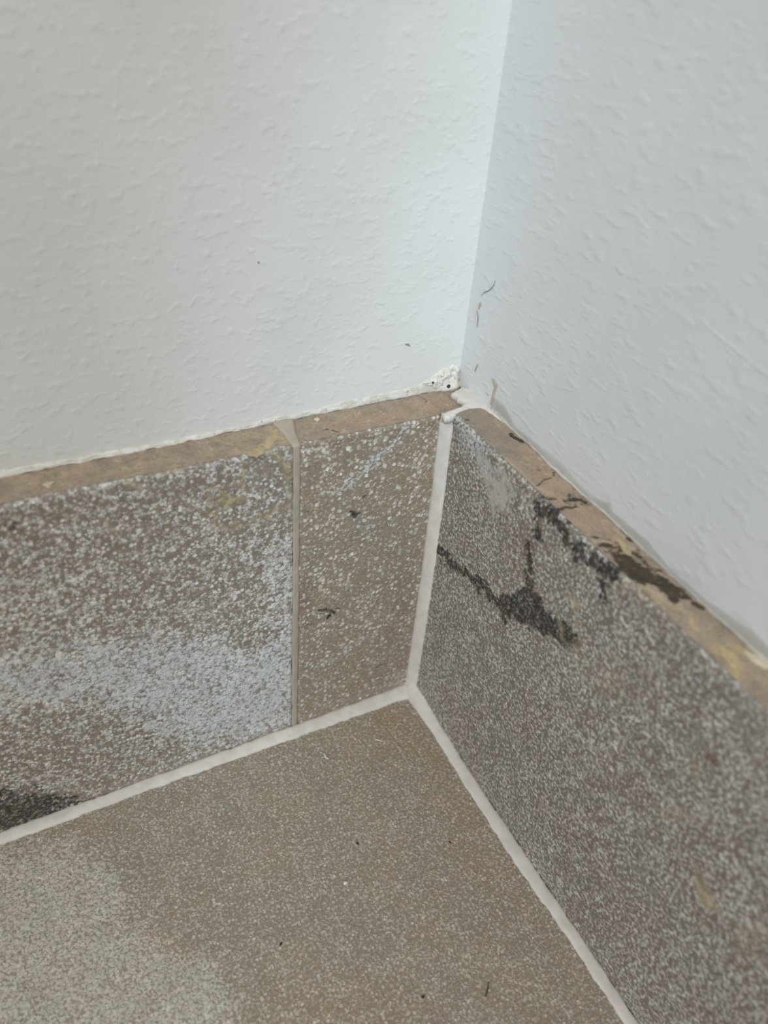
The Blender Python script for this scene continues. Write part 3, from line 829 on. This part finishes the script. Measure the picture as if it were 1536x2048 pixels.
A = [(min(x, XR(y) - 0.25), y, ZR(y) + 0.03) for x, y in zip(lx, yy)]
B = [(XR(y) - 0.05, y, max(z, ZR(y) + 0.25)) for y, z in zip(yy, uz)]
seal = loft('sealant_bead', A, B, M_SEAL, None, bulge=0.10, back=0.3, base=(6.5, -30, 70.5), nrm=(-0.7, 0, 0.7), wob=0.05, seed=6)
tag(seal, 'smeared grey sealant strip where the right wall meets its skirting tile', 'sealant')
dab = puddle('sealant_dab', f_RT, [(-1.70, -0.90), (0.46, -0.57), (2.92, 0.04), (4.11, 0.75), (3.77, 2.55), (3.71, 4.68), (6.62, 5.86), (8.57, 4.62), (9.55, 1.94), (9.38, -1.05), (8.55, -4.44), (6.94, -8.12), (6.67, -5.93), (6.48, -3.73), (5.84, -1.51), (3.66, -0.94), (0.31, -1.95), (-1.16, -2.50), (-2.08, -2.18)],
             M_GROUT, 0.35, 1.0, 0.12, None, 0.2, base=(3, -0.5, 71.1), seed=3, lump=0.12, grainy=1.2, deep=1.3)
tag(dab, 'glossy cream sealant dab over the tile corner, at the head of the upright grout bead', 'sealant')
tail = puddle('sealant_smear', f_RW, [(-1.07, 76.51), (-2.25, 76.88), (-3.41, 76.19), (-3.21, 74.66), (-3.02, 73.11), (-2.75, 71.80), (-1.79, 71.70), (-2.21, 73.68), (-2.41, 75.23)], M_SCUFF, 0.12, 0.4, 0.08, None, 0.12, base=(7.3, -1, 74), seed=9, lump=0.1)
tag(tail, 'curved beige smear on the right wall just above the corner dab', 'sealant')

# ---- plaster ridge along the left wall
rl = [(-75.38, 6.87), (-71.48, 7.01), (-63.34, 7.03), (-52.41, 7.14), (-42.15, 7.34), (-33.57, 7.94), (-26.49, 8.41), (-15.27, 8.91), (-9.54, 9.45), (-3.25, 9.28), (2.49, 8.52), (6.26, 7.20)]
ru = [(-75.25, 70.79), (-71.34, 70.83), (-63.20, 70.66), (-52.24, 70.49), (-41.96, 70.48), (-33.52, 70.63), (-28.21, 71.05), (-20.85, 71.11), (-15.59, 71.36), (-10.15, 71.51), (-3.80, 71.73), (0.18, 72.13), (4.34, 73.42), (6.90, 73.99)]
lo = np.array(rl); up = np.array(ru)
xx = np.linspace(-76, 6.8, 150)
ly = np.interp(xx, lo[:, 0], lo[:, 1]); uz = np.interp(xx, up[:, 0], up[:, 1])
xx = np.concatenate([[-150], xx]); ly = np.concatenate([[YL(-150) - 0.7], ly]); uz = np.concatenate([[70.6], uz])
A = [(x, min(y, YL(x) - 0.2), ZL(x) + 0.03) for x, y in zip(xx, ly)]
B = [(x, YL(x) - 0.04, max(z, ZL(x) + 0.3)) for x, z in zip(xx, uz)]
ridge = loft('plaster_ridge', A, B, M_PLASTER, None, bulge=0.10, back=0.3, base=(-30, 8, 70.3), nrm=(0, -0.7, 0.7), wob=0.12, bump=0.12, seed=8)
tag(ridge, 'rough white plaster ridge where the left wall meets its skirting tiles', 'plaster')
cl = puddle('plaster_lump', f_LW, [(-0.85, 71.81), (1.15, 72.96), (3.68, 74.23), (5.81, 74.67), (7.13, 73.95), (7.85, 70.77), (5.93, 70.08), (2.60, 70.17)], M_PLASTER, 0.5, 0.9, 0.1, None, 0.4, base=(4, 8.5, 72), seed=21, lump=0.7)
tag(cl, 'crumbly white plaster lump filling the inner wall corner', 'plaster')
fk = puddle('plaster_flake', lambda U, V, D: (U, V, ZL(U) + 0.9 - D), [(5.70, 10.20), (7.70, 11.27), (8.72, 10.03), (8.13, 8.04), (6.55, 7.31), (5.84, 8.63)], M_CREAM, 0.7, 0.5, 0.08, None, 0.15, base=(5.5, 8, 72), seed=23, lump=0.5, deep=0.9)
tag(fk, 'cream plaster flake lying under the wall corner', 'plaster')

# ---- adhesive smears with body, parts of the tiles they stick to
tiles = [o for o in COL.objects if o.name.startswith('border_tile')]
T_long, T_short, T_right = tiles
def smear(parent, fn, poly, mat, h, label, seed, soft=0.5, warp=0.35):
    b = [c / MM for c in parent.location]
    o = puddle('adhesive_smear', fn, poly, mat, h, soft, 0.1, parent, warp, base=b, seed=seed, lump=0.4)
    o['label'] = label
smear(T_long, f_LT, [(-36.68, 1.19), (-35.06, 1.55), (-33.75, 1.06), (-33.89, -0.18), (-35.53, -0.83), (-36.51, -0.15)], M_ADH, 0.14, 'ochre adhesive blob on the top edge', 31)
smear(T_long, f_LT, [(-33.53, 1.63), (-31.28, 4.83), (-29.83, 4.99), (-29.97, 3.31), (-31.49, 2.53), (-32.92, 0.59)], M_ADH, 0.12, 'ochre adhesive smear beside the joint', 32)
smear(T_long, f_LT, [(-66.51, 3.41), (-65.25, 3.75), (-64.40, 3.56), (-65.37, 2.96), (-65.85, 2.05)], M_ADH_PALE, 0.12, 'cream adhesive fleck', 33, 0.35, 0.15)
smear(T_short, f_LT, [(-22.69, 7.03), (-21.84, 7.27), (-21.64, 6.46), (-22.40, 6.00)], M_ADH_PALE, 0.3, 'small cream crumb stuck to the top edge', 34, 0.4, 0.1)
smear(T_right, f_RT, [(1.71, -60.71), (2.58, -61.44), (2.54, -62.83), (0.99, -65.14), (-0.78, -66.26), (0.34, -64.03), (0.87, -62.29)], M_ADH, 0.25, 'ochre adhesive smear on the top edge', 35, 0.7)
smear(T_right, f_RT, [(3.82, -62.32), (5.08, -63.56), (5.54, -65.84), (4.47, -66.06), (3.71, -64.37)], M_ADH_PALE, 0.25, 'cream adhesive ridge by the wall', 36, 0.6)
smear(T_right, f_RT, [(4.66, -38.59), (4.87, -39.64), (4.31, -41.32), (3.02, -42.54), (3.00, -41.73), (3.68, -40.13)], M_ADH, 0.15, 'ochre adhesive drip crossing the black smudge', 37, 0.4, 0.15)

# ---- small things on the floor tile
def onfloor(px, h=0.15):
    return [(x, y, h) for x, y in px]
def fibre(label, pts, r, mat, name='lint_fibre', cat='lint'):
    o = thread(name, pts, r, mat, base=tuple(np.mean(pts, axis=0)))
    tag(o, label, cat)
fibre('short curled white lint fibre on the floor tile near the left grout line', onfloor([(-25.64, -8.79), (-25.77, -9.82), (-25.27, -10.45)], 0.2), 0.17, M_LINT)
fibre('pale straight lint fibre on the orange-tinged floor area below the corner', onfloor([(-14.32, -10.13), (-13.77, -10.67), (-13.11, -11.25)], 0.2), 0.13, M_LINT)
fibre('dark hair on the floor tile near the right grout line, low in the photo', onfloor([(-19.64, -60.56), (-20.43, -61.43), (-21.42, -62.18)], 0.2), 0.12, M_HAIR, 'hair', 'hair')
for k, (p, lab) in enumerate((([(-28.19, -29.55)], 'black grit grain on the floor tile, left of the floor middle'),
                       ([(-12.32, -36.86)], 'black grit grain on the floor tile, nearest the right grout line'),
                       ([(-30.40, -57.68)], 'black grit grain on the floor tile, close to the dark hair'),
                       ([(-47.68, -40.17)], 'black grit grain beside the pale patch of the floor tile'))):
    r = 0.26 if k != 1 else 0.2
    o = grain('grit_or_hole', (p[0][0], p[0][1], r * 0.4), r, M_GRIT_HOLE, seed=k)
    tag(o, lab, 'grit')
p = [(-33.52, -35.49)][0]
o = grain('plaster_crumb', (p[0], p[1], 0.2), 0.33, M_LINT, seed=12)
tag(o, 'tiny round white crumb in the middle of the floor tile', 'crumb')

# ---- small marks on the walls
def onR(px, h=0.12):
    return [(XR(y) - h, y, z) for y, z in px]
def onL(px, h=0.12):
    return [(x, YL(x) - h, z) for x, z in px]
fibre('thin dark wavy hair stuck on the right wall near the corner', onR([(5.44, 88.72), (4.60, 89.72), (3.50, 90.29), (2.66, 91.18), (2.12, 91.97), (2.16, 92.63)]), 0.05, M_HAIR, 'hair', 'hair')
fibre('straight grey hair hanging down the right wall below the wavy one', onR([(6.00, 86.02), (5.37, 84.91), (5.22, 83.14)]), 0.07, M_HAIR_PALE, 'hair', 'hair')
o = puddle('paint_chip', f_RW, [(5.90, 86.24), (5.97, 87.11), (5.37, 87.87), (4.89, 87.33), (5.41, 86.25)], M_SCUFF, 0.1, 0.2, 0.05, None, 0.05, base=(7.3, -1, 94), seed=41, lump=0.1)
tag(o, 'small brownish paint chip at the upper end of the straight grey hair', 'chip')
fibre('tiny oblique dark scratch-like hair low on the right wall by the corner', onR([(3.23, 77.12), (3.64, 76.15), (3.91, 75.25)]), 0.06, M_HAIR_PALE, 'hair', 'hair')
o = puddle('rust_flake', f_RW, [(0.28, 73.14), (-0.33, 73.34), (-1.64, 73.40), (-1.25, 73.01)], M_CREAM, 0.12, 0.2, 0.05, None, 0.05, base=(7.3, -1, 74), seed=43, lump=0.2)
tag(o, 'tiny tan flake stuck on the right wall left of the curved smear', 'flake')
o = puddle('paint_run', f_RW, [(-40.33, 102.33), (-43.29, 101.91), (-47.46, 101.00), (-51.01, 100.43), (-53.53, 100.00), (-53.42, 99.65), (-50.94, 99.97), (-47.19, 100.63), (-43.03, 101.44), (-40.40, 101.98)], M_WALL_R, 0.14, 0.5, 0.15, None, 0.1, base=(6, -40, 95), seed=44, lump=0.1)
tag(o, 'long faint diagonal paint run on the right wall at the right of the photo', 'paint run')
o = puddle('grey_scuff', f_LW, [(-5.51, 80.46), (-4.95, 80.84), (-4.10, 80.44), (-3.61, 79.62), (-4.66, 79.96)], M_GREY, 0.05, 0.3, 0.06, None, 0.3, base=(-4, 8.6, 83), seed=45, lump=0.4)
tag(o, 'small grey scuff low on the left wall near the corner', 'scuff')
for k, (p, lab, r) in enumerate((([(-31.44, 97.00)], 'dark grit speck high on the left wall', 0.13),
                              ([(5.04, 70.86)], 'black grain standing in for the dark hole in the plaster under the wall corner', 0.42),  # the shade inside the plaster hole, drawn as a black grain
                              ([(1.46, 72.20)], 'black grit grain on the plaster ridge left of the corner', 0.22))):
    x, z = p[0]
    o = grain('grit_or_hole', (x, YL(x) - (0.05 if k == 0 else 0.75), z), r, M_GRIT_HOLE, (1, 0.7, 1), seed=50 + k)
    tag(o, lab, 'grit')
